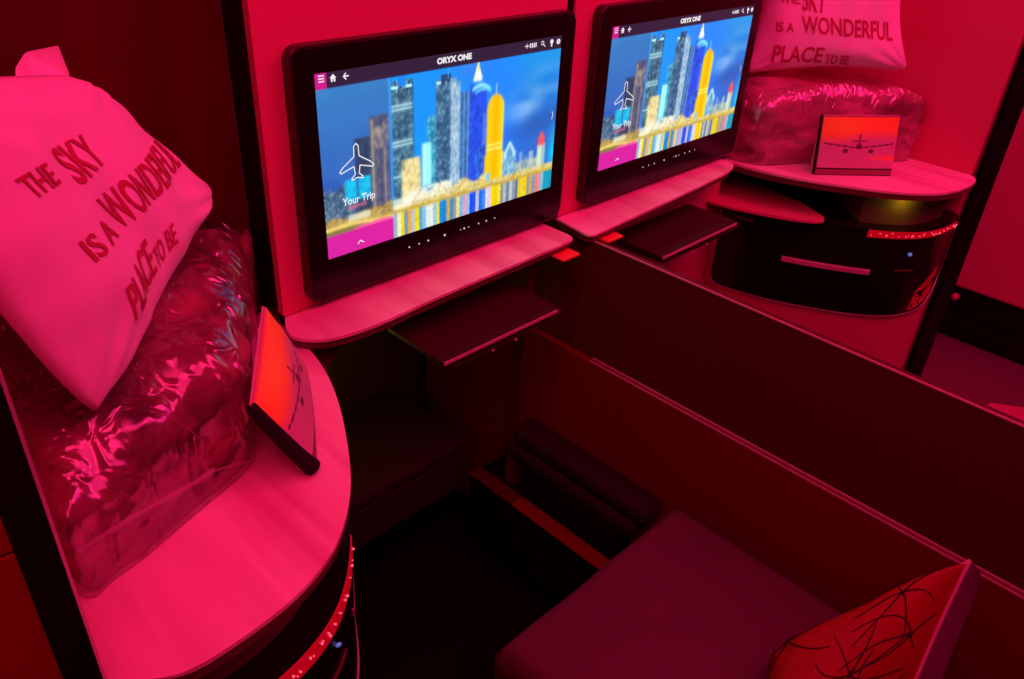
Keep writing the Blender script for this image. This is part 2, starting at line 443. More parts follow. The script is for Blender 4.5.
# ------------------------------------------------------------------ divider and inner side
t = thing('privacy_divider', 'long dark lowered divider running between the two suites', 'divider', (.54, -.8, -.92))
bm = box(.531, .549, -1.35, .385, -.92, -.101)
for v in bm.verts:
    if v.co.x < .54 and v.co.z < -.5: v.co.x = .5115
bmesh.ops.bisect_plane(bm, geom=list(bm.verts) + list(bm.edges) + list(bm.faces), plane_co=(0, 0, -.333), plane_no=(0, 0, 1))
for v in bm.verts:
    if v.co.x < .54 and v.co.z < -.3: v.co.x = .5115
obj('panel', bm, M['divider'], t)
obj('top_rim', box(.5302, .5335, -1.35, -.070, -.1008, -.0975, .0006), M['piping'], t)
t = thing('low_partition', 'low reddish side partition with twin pale edging lines below the divider', 'partition', (.51, -.8, -.92))
obj('panel', box(.496, .5105, -1.35, .385, -.92, -.331), M['inner'], t)
obj('edging', box(.4965, .4995, -1.35, -.12, -.3308, -.3275, .0006), M['piping'], t)
obj('edging', box(.5065, .5100, -1.35, -.12, -.3308, -.3265, .0006), M['piping'], t)

# ledge, light strip and rolled pad in the foot well
t = thing('foot_ledge', 'dark step with a dull red edge band running under the seat', 'ledge', (.44, -.1, -.92))
obj('step', box(.392, .494, -.60, .10, -.92, -.705), M['gloss'], t)
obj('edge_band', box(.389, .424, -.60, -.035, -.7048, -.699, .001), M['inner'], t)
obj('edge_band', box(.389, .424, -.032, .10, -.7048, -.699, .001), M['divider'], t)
bm = box(.430, .494, -.345, .02, -.578, -.535, .016, 5)
t = thing('bolster', 'dark rounded padded bolster against the side panel, ahead of the seat', 'bolster', (.46, -.15, -.70))
obj('pad', bm, M['fabric_dark'], t, smooth=True)
obj('under_pad', box(.424, .492, -.325, .03, -.620, -.580, .014, 4), M['fabric_dark'], t, smooth=True)
obj('bracket', box(.45, .492, -.28, -.02, -.7045, -.621), M['black'], t)

# ------------------------------------------------------------------ seat
t = thing('seat', 'plum woollen seat cushion filling the near right corner', 'seat', (.23, -.8, -.92))
def cushion():
    b = bmesh.new(); NX, NY = 44, 66
    x0, x1, y0, y1, zt, zb = .002, .468, -1.25, -.378, -.498, -.60
    G = []
    for j in range(NY + 1):
        row = []
        for i in range(NX + 1):
            u = i / NX; v = j / NY
            r = min(u, 1 - u) * (x1 - x0); q = min(v, 1 - v) * (y1 - y0)
            d = min(r, q); rr = .028
            z = zt - (rr - math.sqrt(max(0, rr * rr - (rr - min(d, rr)) ** 2)))
            z += .004 * noise.noise(Vector((u * 4, v * 6, 2)))
            # corner rounding in plan
            x = x0 + u * (x1 - x0); y = y0 + v * (y1 - y0)
            row.append(b.verts.new((x, y, z)))
        G.append(row)
    for j in range(NY):
        for i in range(NX): b.faces.new((G[j][i], G[j][i + 1], G[j + 1][i + 1], G[j + 1][i]))
    ring = [G[0][i] for i in range(NX + 1)] + [G[j][NX] for j in range(1, NY + 1)] + [G[NY][i] for i in range(NX - 1, -1, -1)] + [G[j][0] for j in range(NY - 1, 0, -1)]
    low = [b.verts.new((v.co.x, v.co.y, zb)) for v in ring]; n = len(ring)
    for k in range(n): b.faces.new((ring[k], ring[(k + 1) % n], low[(k + 1) % n], low[k]))
    b.faces.new(low)
    return b
obj('seat_cushion', cushion(), M['fabric'], t, smooth=True)
obj('seat_base', box(.02, .386, -1.25, -.42, -.92, -.602), M['black'], t)
tag(obj('seat_belt_tip', prism([(x, y) for x, y in rrect(.085, .1215, -.628, -.594, .006)], -.4985, -.4925, .001), M['linen']),
    'tiny pale belt tip lying on the plum seat at the bottom edge', 'seat belt')

# ------------------------------------------------------------------ screens: the picture they show
W, H = 320, 180
def picture():
    img = np.zeros((H, W, 3)); rs = np.random.RandomState(3)
    U, V = np.meshgrid((np.arange(W) + .5) / W, (np.arange(H) + .5) / H)
    def C(c): return np.array(c, float)
    def lerp(a, b, f): f = np.clip(f, 0, 1)[..., None]; return C(a) * (1 - f) + C(b) * f
    # smooth noise
    def sn(nx, ny, seed):
        r = np.random.RandomState(seed).rand(ny + 2, nx + 2); x = U * nx; y = V * ny
        xi = x.astype(int); yi = y.astype(int); fx = x - xi; fy = y - yi
        fx = fx * fx * (3 - 2 * fx); fy = fy * fy * (3 - 2 * fy)
        return (r[yi, xi] * (1 - fx) + r[yi, xi + 1] * fx) * (1 - fy) + (r[yi + 1, xi] * (1 - fx) + r[yi + 1, xi + 1] * fx) * fy
    img[:] = lerp((16, 142, 255), (30, 120, 250), (U - .3) * 2)
    rightm = np.clip((U - .66) * 5, 0, 1)[..., None]
    right = lerp((40, 100, 200), (18, 140, 222), (V - .45) * 2.2)
    st = sn(5, 7, 4) * .6 + sn(11, 12, 5) * .4
    f = np.clip((st - .38) * 2.2 * np.exp(-((V - .62 - (U - .8) * .5) / .13) ** 2) * 1.6, 0, .75)[..., None]
    right = right * (1 - f) + C((150, 190, 232)) * f
    dk = np.exp(-((V - .45 - (U - .8) * .25) / .07) ** 2)[..., None] * .45
    right = right * (1 - dk) + C((35, 75, 150)) * dk
    img = img * (1 - rightm) + right * rightm
    cyn = np.clip((U - .955) * 20, 0, 1)[..., None] * np.clip(1 - abs(V - .25) * 4, 0, 1)[..., None]
    img = img * (1 - cyn) + C((0, 215, 250)) * cyn
    vio = (np.exp(-((U - .58) / .05) ** 2) * np.clip((V - .8) * 6, 0, 1) * .6)[..., None]
    img = img * (1 - vio) + C((100, 110, 250)) * vio
    lm = U < .25
    img[lm] = (lerp((40, 85, 175), (52, 122, 186), (V - .3) * 1.4) + (st[..., None] - .5) * 14)[lm]
    def R(u0, v0, u1, v1, c, a=1.):
        m = (U >= u0) & (U < u1) & (V >= v0) & (V < v1); img[m] = img[m] * (1 - a) + C(c) * a
    def tex(u0, v0, u1, v1, pal, prob, bx=1, by=1, curve=0.):
        m = (U >= u0) & (U < u1) & (V >= v0) & (V < v1)
        rr = np.random.RandomState(int(u0 * 997 + v0 * 31)).choice(len(pal), size=(H // by + 2, W // bx + 2), p=np.array(prob) / sum(prob))
        yi = (np.arange(H) // by)[:, None] + 0 * np.arange(W)[None]; xi = (np.arange(W) // bx)[None] + 0 * np.arange(H)[:, None]
        cc = np.array(pal, float)[rr[yi, xi]]; mean = (np.array(pal, float) * (np.array(prob) / sum(prob))[:, None]).sum(0)
        cc = (cc + np.roll(cc, 1, 0) + np.roll(cc, 2, 0)) / 3
        img[m] = (cc * .75 + mean * .25)[m]
    # small blocks far left
    tex(0, .16, .12, .40, [(40, 70, 110), (90, 130, 150), (150, 175, 180), (30, 50, 95)], [3, 2, 1.6, 3], 2, 2)
    R(0, .38, .06, .44, (40, 80, 175), .6)
    # dark towers of the left tile
    tex(.115, .2, .172, .64, [(48, 62, 96), (36, 50, 84), (60, 78, 108)], [3, 3, 1], 2, 3)
    tex(.172, .2, .245, .74, [(92, 92, 116), (70, 74, 104), (128, 124, 128), (52, 60, 100)], [3, 3, 1, 2], 2, 4)
    R(.178, .2, .184, .72, (190, 170, 140), .75); R(.222, .2, .228, .70, (160, 145, 150), .8); R(.205, .2, .211, .73, (60, 60, 110), .7)
    tex(.185, .56, .24, .68, [(170, 150, 130), (90, 90, 120)], [1, 2], 2, 3)
    # twin-lobed tower
    tex(.255, .2, .338, .90, [(40, 70, 100), (70, 125, 150), (130, 190, 205), (24, 44, 78)], [3, 3, 2, 3], 2, 2)
    R(.283, .868, .312, .92, (20, 125, 245)); R(.255, .89, .262, .92, (20, 125, 245)); R(.255, .856, .28, .87, (170, 235, 245)); R(.312, .856, .338, .87, (170, 235, 245))
    for v in (.74, .76, .54, .56, .36): R(.255, v, .338, v + .012, (190, 235, 240), .85)
    R(.335, .2, .340, .88, (30, 50, 90), .6)
    # small cyan-edged tower and glassy pair
    tex(.395, .22, .43, .67, [(40, 150, 185), (110, 215, 230), (20, 90, 140)], [2, 2, 2], 2, 3)
    tex(.427, .2, .515, .86, [(34, 72, 110), (70, 120, 160), (25, 48, 88), (150, 205, 225)], [3, 3, 3, 1.5], 2, 2)
    R(.45, .85, .49, .89, (36, 66, 104)); R(.43, .84, .45, .855, (170, 225, 235)); R(.488, .82, .515, .86, (110, 150, 190))
    tex(.49, .2, .532, .84, [(120, 170, 205), (205, 228, 238), (60, 110, 170), (230, 220, 210)], [2, 2, 2, 1], 1, 2)
    R(.478, .86, .481, .95, (90, 170, 240), .8)
    tex(.532, .2, .574, .77, [(30, 70, 130), (50, 110, 190), (80, 140, 200)], [3, 2, 1], 2, 3)
    R(.548, .2, .551, .78, (110, 180, 230)); R(.566, .2, .570, .77, (150, 170, 240))
    # deep blue tower, lit crown
    tex(.574, .18, .65, .80, [(28, 70, 220), (40, 90, 245), (20, 50, 180)], [3, 2, 1.5], 2, 4)
    tex(.60, .18, .65, .42, [(40, 130, 250), (60, 70, 200), (30, 50, 170)], [2, 1, 2], 2, 4)
    tex(.633, .42, .648, .62, [(110, 140, 250), (40, 80, 230)], [1, 1], 1, 2)
    arc = (abs(V - (.79 - 2.2 * (U - .62) ** 2 * 8)) < .011) & (abs(U - .625) < .042); img[arc] = (130, 225, 255)
    arc = (abs(V - (.765 - 2.2 * (U - .63) ** 2 * 8)) < .008) & (abs(U - .632) < .036); img[arc] = (90, 190, 250)
    m = (abs(U - .607) < np.clip((.93 - V) * .20, 0, .018)) & (V > .815) & (V < .925); img[m] = (250, 246, 225)
    m = (abs(U - .607) < .004) & (V > .87) & (V < .925); img[m] = (220, 225, 130)
    # cyan slab
    R(.372, .27, .408, .52, (150, 238, 255)); R(.378, .27, .383, .52, (190, 250, 255)); R(.372, .52, .40, .53, (60, 200, 250))
    tex(.345, .2, .372, .40, [(60, 110, 150), (120, 190, 210)], [1, 1], 2, 2)
    # sand coloured block
    tex(.287, .14, .362, .455, [(238, 215, 140), (250, 232, 170), (200, 175, 110), (160, 150, 110)], [3, 3, 2, 1], 2, 3)
    R(.287, .40, .30, .455, (110, 120, 110), .7)
    # amber tower
    m = (abs(U - .692) < np.where(V > .62, .040 * np.sqrt(np.clip(1 - ((V - .62) / .10) ** 2, 0, 1)), .040 + .004 * (V < .35))) & (V > .16) & (V < .72)
    img[m] = (255, 192, 14); m2 = m & (abs(U - .694) < .012); img[m2] = (255, 176, 0); m3 = m & (U > .722); img[m3] = (255, 214, 40)
    m4 = m & (abs(V - .385) < .006); img[m4] = (255, 238, 120); m4 = m & (abs(V - .41) < .005); img[m4] = (255, 230, 100)
    R(.690, .715, .694, .785, (235, 245, 250), .9)
    R(.655, .17, .675, .235, (90, 190, 250))
    # low town at right
    tex(.735, .16, .80, .33, [(120, 190, 225), (190, 225, 235), (60, 110, 170), (90, 140, 190)], [2, 2, 2, 2], 2, 2)
    m = (abs(U - .768) < np.clip((.41 - V) * .35, 0, .028)) & (V > .3) & (V < .40); img[m] = (185, 225, 238); m = (abs(U - .768) < np.clip((.38 - V) * .3, 0, .015)) & (V > .3) & (V < .37); img[m] = (80, 150, 200)
    tex(.80, .14, .915, .25, [(190, 190, 170), (230, 215, 140), (90, 130, 160), (140, 170, 180)], [2, 2, 2, 2], 3, 2)
    R(.82, .2, .835, .31, (170, 190, 200), .6); R(.87, .2, .89, .30, (190, 205, 205), .7); R(.845, .2, .86, .27, (120, 150, 175), .8)
    R(.913, .16, .952, .33, (205, 222, 190)); R(.935, .16, .952, .33, (150, 190, 190))
    m = (abs(U - .931) < np.clip((.42 - V) * .3, 0, .016)) & (V > .32) & (V < .41); img[m] = (250, 90, 50)
    g = np.exp(-(((U - .931) / .022) ** 2 + ((V - .35) / .035) ** 2))[..., None] * .6; img = img * (1 - g) + C((240, 70, 110)) * g
    # left town under the icon
    tex(.075, .30, .17, .425, [(10, 200, 235), (40, 170, 220), (20, 140, 200)], [3, 2, 1], 3, 3)
    R(.115, .30, .125, .45, (30, 80, 150), .8)
    # shore band of lights, from left to right
    sh = .165 - .03 * U
    top = np.where(U < .25, .215 + .012 * np.sin(U * 55) + .02 * (U > .17), np.where(U < .36, .20, np.where(U < .66, .245 - .08 * (U - .36) + .02 * np.sin(U * 60), .185)))
    m = (V > sh) & (V < top)
    nz = np.random.RandomState(9).rand(H, W); nz = (nz + np.roll(nz, 1, 0) + np.roll(nz, 1, 1)) / 3
    pal = np.array([(150, 120, 50), (205, 170, 70), (250, 215, 90), (255, 250, 205), (170, 160, 130)], float)
    idx = np.clip((nz * 9 - 2).astype(int), 0, 4); img[m] = pal[idx][m]; ml = m & (U < .25); img[ml] = img[ml] * np.array([.78, .72, .62])
    m = (abs(V - sh) < .010); img[m] = (190, 160, 50)
    m = (V < .265) & (V > .19) & (U > .30) & (U < .50) & (nz > .42); img[m] = (252, 246, 215)
    R(.080, .185, .162, .222, (232, 232, 205), .75); R(.254, .175, .325, .235, (245, 242, 220), .75); R(.36, .19, .47, .225, (246, 240, 205), .5)
    m = (abs(V - (.262 + (U - .08) * .1)) < .007) & (U > .085) & (U < .15); img[m] = (205, 100, 130)
    # water: vertical coloured reflections
    x = .25; rr = random.Random(5)
    seq = [(150, 180, 200), (250, 240, 190), (250, 215, 20), (120, 150, 170), (230, 170, 90), (190, 195, 190), (250, 220, 20), (90, 160, 200), (130, 190, 230), (215, 240, 235), (235, 240, 225), (150, 200, 225), (250, 215, 60), (20, 140, 220), (10, 130, 225), (190, 170, 80), (90, 130, 170), (130, 150, 180), (235, 215, 130), (120, 180, 220), (230, 150, 190), (150, 190, 220), (25, 70, 240), (30, 80, 250), (190, 190, 210), (20, 110, 250), (60, 130, 250), (235, 210, 240), (228, 205, 235), (255, 215, 0), (255, 205, 0), (250, 225, 60), (150, 140, 130), (170, 185, 190), (110, 130, 160), (190, 200, 190), (150, 150, 170), (80, 120, 160), (240, 200, 30), (235, 215, 50), (245, 200, 10), (160, 150, 140), (200, 170, 80), (120, 150, 180), (230, 130, 130), (235, 140, 150), (110, 190, 210), (20, 150, 185), (10, 160, 190), (10, 150, 180)]
    n = len(seq)
    wm = (V <= sh - .008)
    ii = np.clip(((U - .25) / .75 * n).astype(int), 0, n - 1)
    wc = np.array(seq, float)[ii] * (.82 + .25 * np.random.RandomState(2).rand(H, W)[..., None])
    img[wm] = wc[wm]
    # left tile water + magenta tab
    m = (U < .25) & (V < .155); img[m] = (120, 110, 60)
    m = (U < .25) & (abs(V - (.165 - .05 * U + .01 * np.sin(U * 20))) < .01); img[m] = (230, 200, 110)
    m = (U < .25) & (V < .128); img[m] = (224, 38, 165)
    m = (U > .10) & (U < .246) & (V > .118) & (V < .150 - .1 * abs(U - .2)); img[m] = (240, 80, 150)
    # left tile a shade darker
    R(.2475, .13, .2505, .925, (140, 190, 235), .5)
    # top bar
    R(0, .925, 1, 1.01, (44, 26, 50)); R(0, .922, 1, .930, (34, 34, 80), .7); R(0, .925, .038, 1.01, (196, 22, 130))
    lum = img.mean(2, keepdims=True); img = np.clip(img * 1.06 + 6, 0, 255)
    glow = img.copy()
    for _ in range(5):
        glow[1:-1, 1:-1] = (glow[:-2, 1:-1] + glow[2:, 1:-1] + glow[1:-1, :-2] + glow[1:-1, 2:]) / 4
    msk = ((V > .13) & (V < .84))[..., None]
    img = np.where(msk, img * .55 + glow * .45, img); img = np.where(msk, np.maximum(img, glow * .96), img)
    img[(V < .128) & (U < .25)] = (224, 38, 165)
    # soften
    k = img.copy()
    k[1:-1, 1:-1] = img[1:-1, 1:-1] * .5 + (img[:-2, 1:-1] + img[2:, 1:-1] + img[1:-1, :-2] + img[1:-1, 2:]) * .125
    k = np.clip(k, 0, 255) / 255
    return np.where(k <= .04045, k / 12.92, ((k + .055) / 1.055) ** 2.4)

IMG = picture()
SW, SH = .476, .2642
def grid_picture(name, w, h, arr, S, m, parent, flip=False):
    """mesh grid over S(u, v) carrying one colour per cell"""
    hh, ww = arr.shape[:2]; bm = bmesh.new()
    G = [[bm.verts.new(S(i / ww, j / hh)) for i in range(ww + 1)] for j in range(hh + 1)]
    for j in range(hh):
        for i in range(ww): bm.faces.new((G[j][i], G[j][i + 1], G[j + 1][i + 1], G[j + 1][i]))
    o = obj(name, bm, m, parent, recalc=False)
    at = o.data.color_attributes.new('Col', 'FLOAT_COLOR', 'CORNER')
    c = np.ones((hh * ww, 4, 4)); c[:, :, :3] = arr.reshape(-1, 1, 3); at.data.foreach_set('color', c.ravel())
    return o

def seg(bm, pts, w, y, closed=False):
    """flat drawn line on the glass"""
    pts = [Vector((p[0], 0, p[1])) for p in pts]
    for a, b_ in zip(pts, pts[1:]):
        d = (b_ - a); 
        if d.length < 1e-6: continue
        d.normalize(); n = Vector((-d.z, 0, d.x)) * w / 2; a2 = a - d * w * .35; b2 = b_ + d * w * .35
        bm.faces.new([bm.verts.new(Vector((0, y, 0)) + q) for q in (a2 - n, b2 - n, b2 + n, a2 + n)])

def disc(bm, x, z, r, y, n=14, ri=0):
    if ri:
        o_ = [bm.verts.new((x + r * math.cos(6.2832 * k / n), y, z + r * math.sin(6.2832 * k / n))) for k in range(n)]
        i_ = [bm.verts.new((x + ri * math.cos(6.2832 * k / n), y, z + ri * math.sin(6.2832 * k / n))) for k in range(n)]
        for k in range(n): bm.faces.new((o_[k], o_[(k + 1) % n], i_[(k + 1) % n], i_[k]))
    else:
        bm.faces.new([bm.verts.new((x + r * math.cos(6.2832 * k / n), y, z + r * math.sin(6.2832 * k / n))) for k in range(n)])

def put_text(bm, s, x, z, size, y, bold=0., xs=1., width=None):
    tb = text_bm(s, size, bold)
    lo, hi = extent(tb)
    k = (width / (hi - lo)) if width else xs
    for v in tb.verts: v.co = Vector((x + (v.co.x - lo) * k, y, z + v.co.y))
    obj('screen_words', tb, M['glyph'], PAR[0], recalc=False)
PAR = [None]

def monitor(label):
    t = thing('seat_monitor', label, 'monitor', (.236, .01, -.063))
    x0, x1, z0, z1 = -.033, .512, -.066, .300
    obj('housing', prism(rrect(x0, x1, z0, z1, .016), .001, .0195, .003, axis='y', seg=3), M['edge'], t)
    obj('bezel', prism(rrect(x0 + .004, x1 - .004, z0 + .004, z1 - .004, .013), -.0005, .0008, axis='y'), M['gloss'], t)
    s = grid_picture('screen', SW, SH, IMG, lambda u, v: (u * SW, -.0012, v * SH), M['screen'], t)
    y = -.0018; bm = bmesh.new()
    X = lambda u: u * SW
    Z = lambda v: v * SH
    PAR[0] = t
    # top bar
    put_text(bm, 'ORYX ONE', X(.433), Z(.951), .0115, y, .0006, width=X(.143))
    for k in range(3): seg(bm, [(X(.012), Z(.960 + k * .014)), (X(.028), Z(.960 + k * .014))], .0016, y)
    obj('screen_icon', bm, M['glyph'], t, recalc=False); bm = bmesh.new()
    hx, hz = X(.058), Z(.968)
    bm.faces.new([bm.verts.new((hx + a, y, hz + b_)) for a, b_ in ((-.0035, -.0045), (-.0008, -.0045), (-.0008, -.001), (.0008, -.001), (.0008, -.0045), (.0035, -.0045), (.0035, .0005), (.0052, .0005), (0, .0056), (-.0052, .0005), (-.0035, .0005))])
    obj('screen_icon', bm, M['glyph'], t, recalc=False); bm = bmesh.new()
    seg(bm, [(X(.093), hz), (X(.109), hz)], .0018, y); seg(bm, [(X(.100), hz + .0038), (X(.0925), hz), (X(.100), hz - .0038)], .0018, y)
    obj('screen_icon', bm, M['glyph'], t, recalc=False); bm = bmesh.new()
    [seg(bm, [(X(.843 + .009 * k), Z(.958)), (X(.843 + .009 * k), Z(.978))], .0024, y) for k in range(4)]; seg(bm, [(X(.818), hz), (X(.836), hz)], .0014, y); seg(bm, [(X(.827), hz + .003), (X(.827), hz - .003)], .0014, y)
    obj('screen_icon', bm, M['glyph'], t, recalc=False); bm = bmesh.new()
    disc(bm, X(.903), Z(.972), .0034, y, ri=.0022); seg(bm, [(X(.908), Z(.963)), (X(.916), Z(.950))], .0014, y)
    obj('screen_icon', bm, M['glyph'], t, recalc=False); bm = bmesh.new()
    disc(bm, X(.949), Z(.972), .0038, y); seg(bm, [(X(.949), Z(.96)), (X(.949), Z(.946))], .003, y)
    obj('screen_icon', bm, M['glyph'], t, recalc=False); bm = bmesh.new()
    disc(bm, X(.983), Z(.966), .0044, y, ri=.0012)
    obj('screen_icon', bm, M['glyph'], t, recalc=False); bm = bmesh.new()
    # aircraft outline over the left tile
    hp = [(.121, .615), (.113, .60), (.112, .545), (.072, .500), (.060, .478), (.064, .468), (.110, .492), (.114, .448), (.101, .428), (.101, .418), (.121, .427)]
    sc = lambda q: (X(q[0]), Z(q[1]))
    L = [sc(q) for q in hp]; Rr = [sc((.242 - q[0], q[1])) for q in hp]
    seg(bm, L, .0016, y); seg(bm, Rr, .0016, y)
    obj('screen_icon', bm, M['glyph'], t, recalc=False); bm = bmesh.new()
    put_text(bm, 'Your Trip', X(.063), Z(.285), .0165, y, .0002, width=X(.119))
    seg(bm, [(X(.110), Z(.040)), (X(.120), Z(.056)), (X(.131), Z(.040))], .0015, y)
    obj('screen_icon', bm, M['glyph'], t, recalc=False); bm = bmesh.new()
    seg(bm, [(X(.977), Z(.53)), (X(.983), Z(.505)), (X(.977), Z(.48))], .0012, y)
    obj('screen_icon', bm, M['glyph'], t, recalc=False)
    for xx, r in ((.149, .0015), (.169, .0014), (.188, .0017), (.223, .0020), (.258, .0010), (.266, .0017), (.276, .0012), (.299, .0015), (.317, .0016), (.337, .0013)):
        bm = bmesh.new(); disc(bm, xx, -.024, r, -.0011, 10); obj('touch_mark', bm, M['dots'], t, recalc=False)
    obj('mount', box(.10, .38, .0197, .0199, .02, .2), M['black'], t)
    return t
m1 = monitor('left seat screen, nearest the big white pillow, showing a night skyline')
m2 = m1.copy(); COL.objects.link(m2); m2.location.x += .6106
m2['label'] = 'right seat screen, beside the standing pouch, showing a night skyline'
for ch in list(m1.children):
    c_ = ch.copy(); COL.objects.link(c_); c_.parent = m2
m1['group'] = m2['group'] = 'seat screens'

# ------------------------------------------------------------------ pillows
NODES3 = [(0.781, 0.165), (0.634, 0.6), (0.93, 0.45), (0.16, 0.12), (0.75, 0.8), (0.12, 0.75)]
WORDS1 = [('THE', 0, [(0.159, 0.358), (0.275, 0.353), (0.255, 0.28), (0.132, 0.291)]), ('SKY', 0, [(0.345, 0.394), (0.523, 0.374), (0.506, 0.252), (0.316, 0.26)]), ('IS A', 0, [(0.212, 0.605), (0.371, 0.613), (0.36, 0.525), (0.199, 0.525)]), ('WONDERFUL', 0, [(0.398, 0.606), (0.917, 0.65), (0.968, 0.466), (0.361, 0.461)]), ('PLACE', 0.1, [(0.231, 0.873), (0.438, 0.845), (0.455, 0.7), (0.241, 0.749)]), ('TO BE', 0.1, [(0.442, 0.849), (0.582, 0.85), (0.606, 0.759), (0.457, 0.769)])]
WORDS2 = [('THE', 0, [(0.107, 0.437), (0.255, 0.449), (0.235, 0.384), (0.087, 0.375)]), ('SKY', 0, [(0.278, 0.492), (0.439, 0.509), (0.432, 0.352), (0.26, 0.332)]), ('IS A', 0, [(0.128, 0.644), (0.254, 0.653), (0.239, 0.581), (0.116, 0.571)]), ('WONDERFUL', 0, [(0.307, 0.654), (0.895, 0.729), (0.895, 0.585), (0.281, 0.53)]), ('PLACE', 0.1, [(0.169, 0.893), (0.477, 0.936), (0.469, 0.789), (0.139, 0.749)]), ('TO BE', 0.1, [(0.492, 0.952), (0.636, 0.962), (0.617, 0.865), (0.485, 0.853)])]
def patch(corners, inset=.04, bulge=.05, ears=0., nrm=None, wr=.004, seed=1, back=.6, rnd=.07, bdir=None, lb=0.):
    TL, TR, BR, BL = (Vector(c) for c in corners)
    N = ((TR - TL).cross(BL - TL)).normalized()
    if nrm is not None and N.dot(Vector(nrm)) < 0: N = -N
    ctr = (TL + TR + BR + BL) / 4
    def S(u, v, side=1, eps=0.):
        # pinch the outline between the corners
        pu = 4 * u * (1 - u); pv = 4 * v * (1 - v)
        uu = u + (.5 - u) * inset * 2 * pv ** 1.0 * abs(2 * u - 1) ** 1.0
        vv = v + (.5 - v) * inset * 2 * pu ** 1.0 * abs(2 * v - 1) ** 1.0
        cr = 1 - rnd * (abs(2 * u - 1) * abs(2 * v - 1)) ** 10
        uu = .5 + (uu - .5) * cr; vv = .5 + (vv - .5) * cr
        p = (TL * (1 - uu) + TR * uu) * (1 - vv) + (BL * (1 - uu) + BR * uu) * vv
        p = p + (TL - TR) * lb * pv * (1 - u) ** 3
        prof = max(0., (1 - (2 * u - 1) ** 4) * (1 - (2 * v - 1) ** 4)) ** .55
        w = noise.noise(Vector((u * 3.1 + seed, v * 3.1, side))) * wr * 2 + noise.noise(Vector((u * 9 + seed, v * 5, side * 3))) * wr
        # creases running in from the corners
        for (a, c) in ((0, 0), (1, 0), (1, 1), (0, 1)):
            du, dv = u - a, v - c; r = math.hypot(du, dv)
            if r > 1e-5: w += wr * 1.1 * math.sin(math.atan2(dv, du) * 14 + seed) * math.exp(-r * 5) * min(1, r * 8)
        if side < 0 and bdir is not None: return p + Vector(bdir) * max(0., (1 - (2 * u - 1) ** 8) * (1 - (2 * v - 1) ** 8)) ** .35
        return p + N * (side * (bulge * prof * (1 if side > 0 else back)) + w * min(1, prof * 2) + side * eps)
    return S, N

def pillow_mesh(S, n=56):
    bm = bmesh.new()
    F = [[None] * (n + 1) for _ in range(n + 1)]; B = [[None] * (n + 1) for _ in range(n + 1)]
    for j in range(n + 1):
        for i in range(n + 1):
            F[j][i] = bm.verts.new(S(i / n, j / n, 1))
            B[j][i] = F[j][i] if i in (0, n) or j in (0, n) else bm.verts.new(S(i / n, j / n, -1))
    for j in range(n):
        for i in range(n):
            bm.faces.new((F[j][i], F[j][i + 1], F[j + 1][i + 1], F[j + 1][i]))
            bm.faces.new((B[j + 1][i], B[j + 1][i + 1], B[j][i + 1], B[j][i]))
    return bm

def print_on(S, items, t, m):
    """every word: text, shear, and its corners in the pillow's own (u, v): base left, base right, cap right, cap left"""
    for s, sh, q in items:
        tb = text_bm(s, 1., .020, sh); lo, hi = extent(tb)
        grid_cut(tb, .12)
        for v in tb.verts:
            a = (v.co.x - lo) / (hi - lo); c = v.co.y / .70
            u = (q[0][0] * (1 - a) + q[1][0] * a) * (1 - c) + (q[3][0] * (1 - a) + q[2][0] * a) * c
            w = (q[0][1] * (1 - a) + q[1][1] * a) * (1 - c) + (q[3][1] * (1 - a) + q[2][1] * a) * c
            v.co = S(min(max(u, 0), .999), min(max(w, 0), .999), 1, .0012)
        obj('printed_word', tb, m, t, recalc=False)

def add_ear(bm, pts):
    f = [bm.verts.new(p) for p in pts]; g = [bm.verts.new(Vector(p) + Vector((.004, .006, 0))) for p in pts]
    bm.faces.new(f); bm.faces.new(g[::-1])
    n = len(f)
    for k in range(n): bm.faces.new((f[k], f[(k + 1) % n], g[(k + 1) % n], g[k]))

# left pillow, leaning on the bag
c1 = [(-.488, -.255, .382), (-.309, -.05, .316), (-.155, .002, .142), (-.414, -.252, .063)]
S1, N1 = patch(c1, .012, .034, lb=.13, rnd=.02, nrm=(.7, -.7, .2), wr=.0045, seed=3)
t = thing('pillow', 'large white printed pillow leaning on the clear bag at far left', 'pillow', (-.40, -.20, .05))
obj('pillowcase', pillow_mesh(S1), M['linen'], t, smooth=True)
bm = bmesh.new(); add_ear(bm, [(-.362, -.075, .318), (-.355, -.062, .330), (-.344, -.060, .341), (-.315, -.058, .343), (-.3085, -.050, .314), (-.325, -.075, .300), (-.345, -.085, .305)])
obj('case_flap', bm, M['linen'], t, label='small turned up flap of the case')
print_on(S1, WORDS1, t, M['print'])
# right pillow
c2 = [(1.235, .075, .385), (1.440, -.150, .39), (1.468, -.225, .118), (1.205, .085, .080)]
S2, N2 = patch(c2, .065, .045, nrm=(-.8, -.6, .2), wr=.004, seed=8)
t = thing('pillow', 'white printed pillow standing on the bag behind the right screen', 'pillow', (1.34, -.07, .09))
obj('pillowcase', pillow_mesh(S2), M['linen'], t, smooth=True)
print_on(S2, WORDS2, t, M['print'])

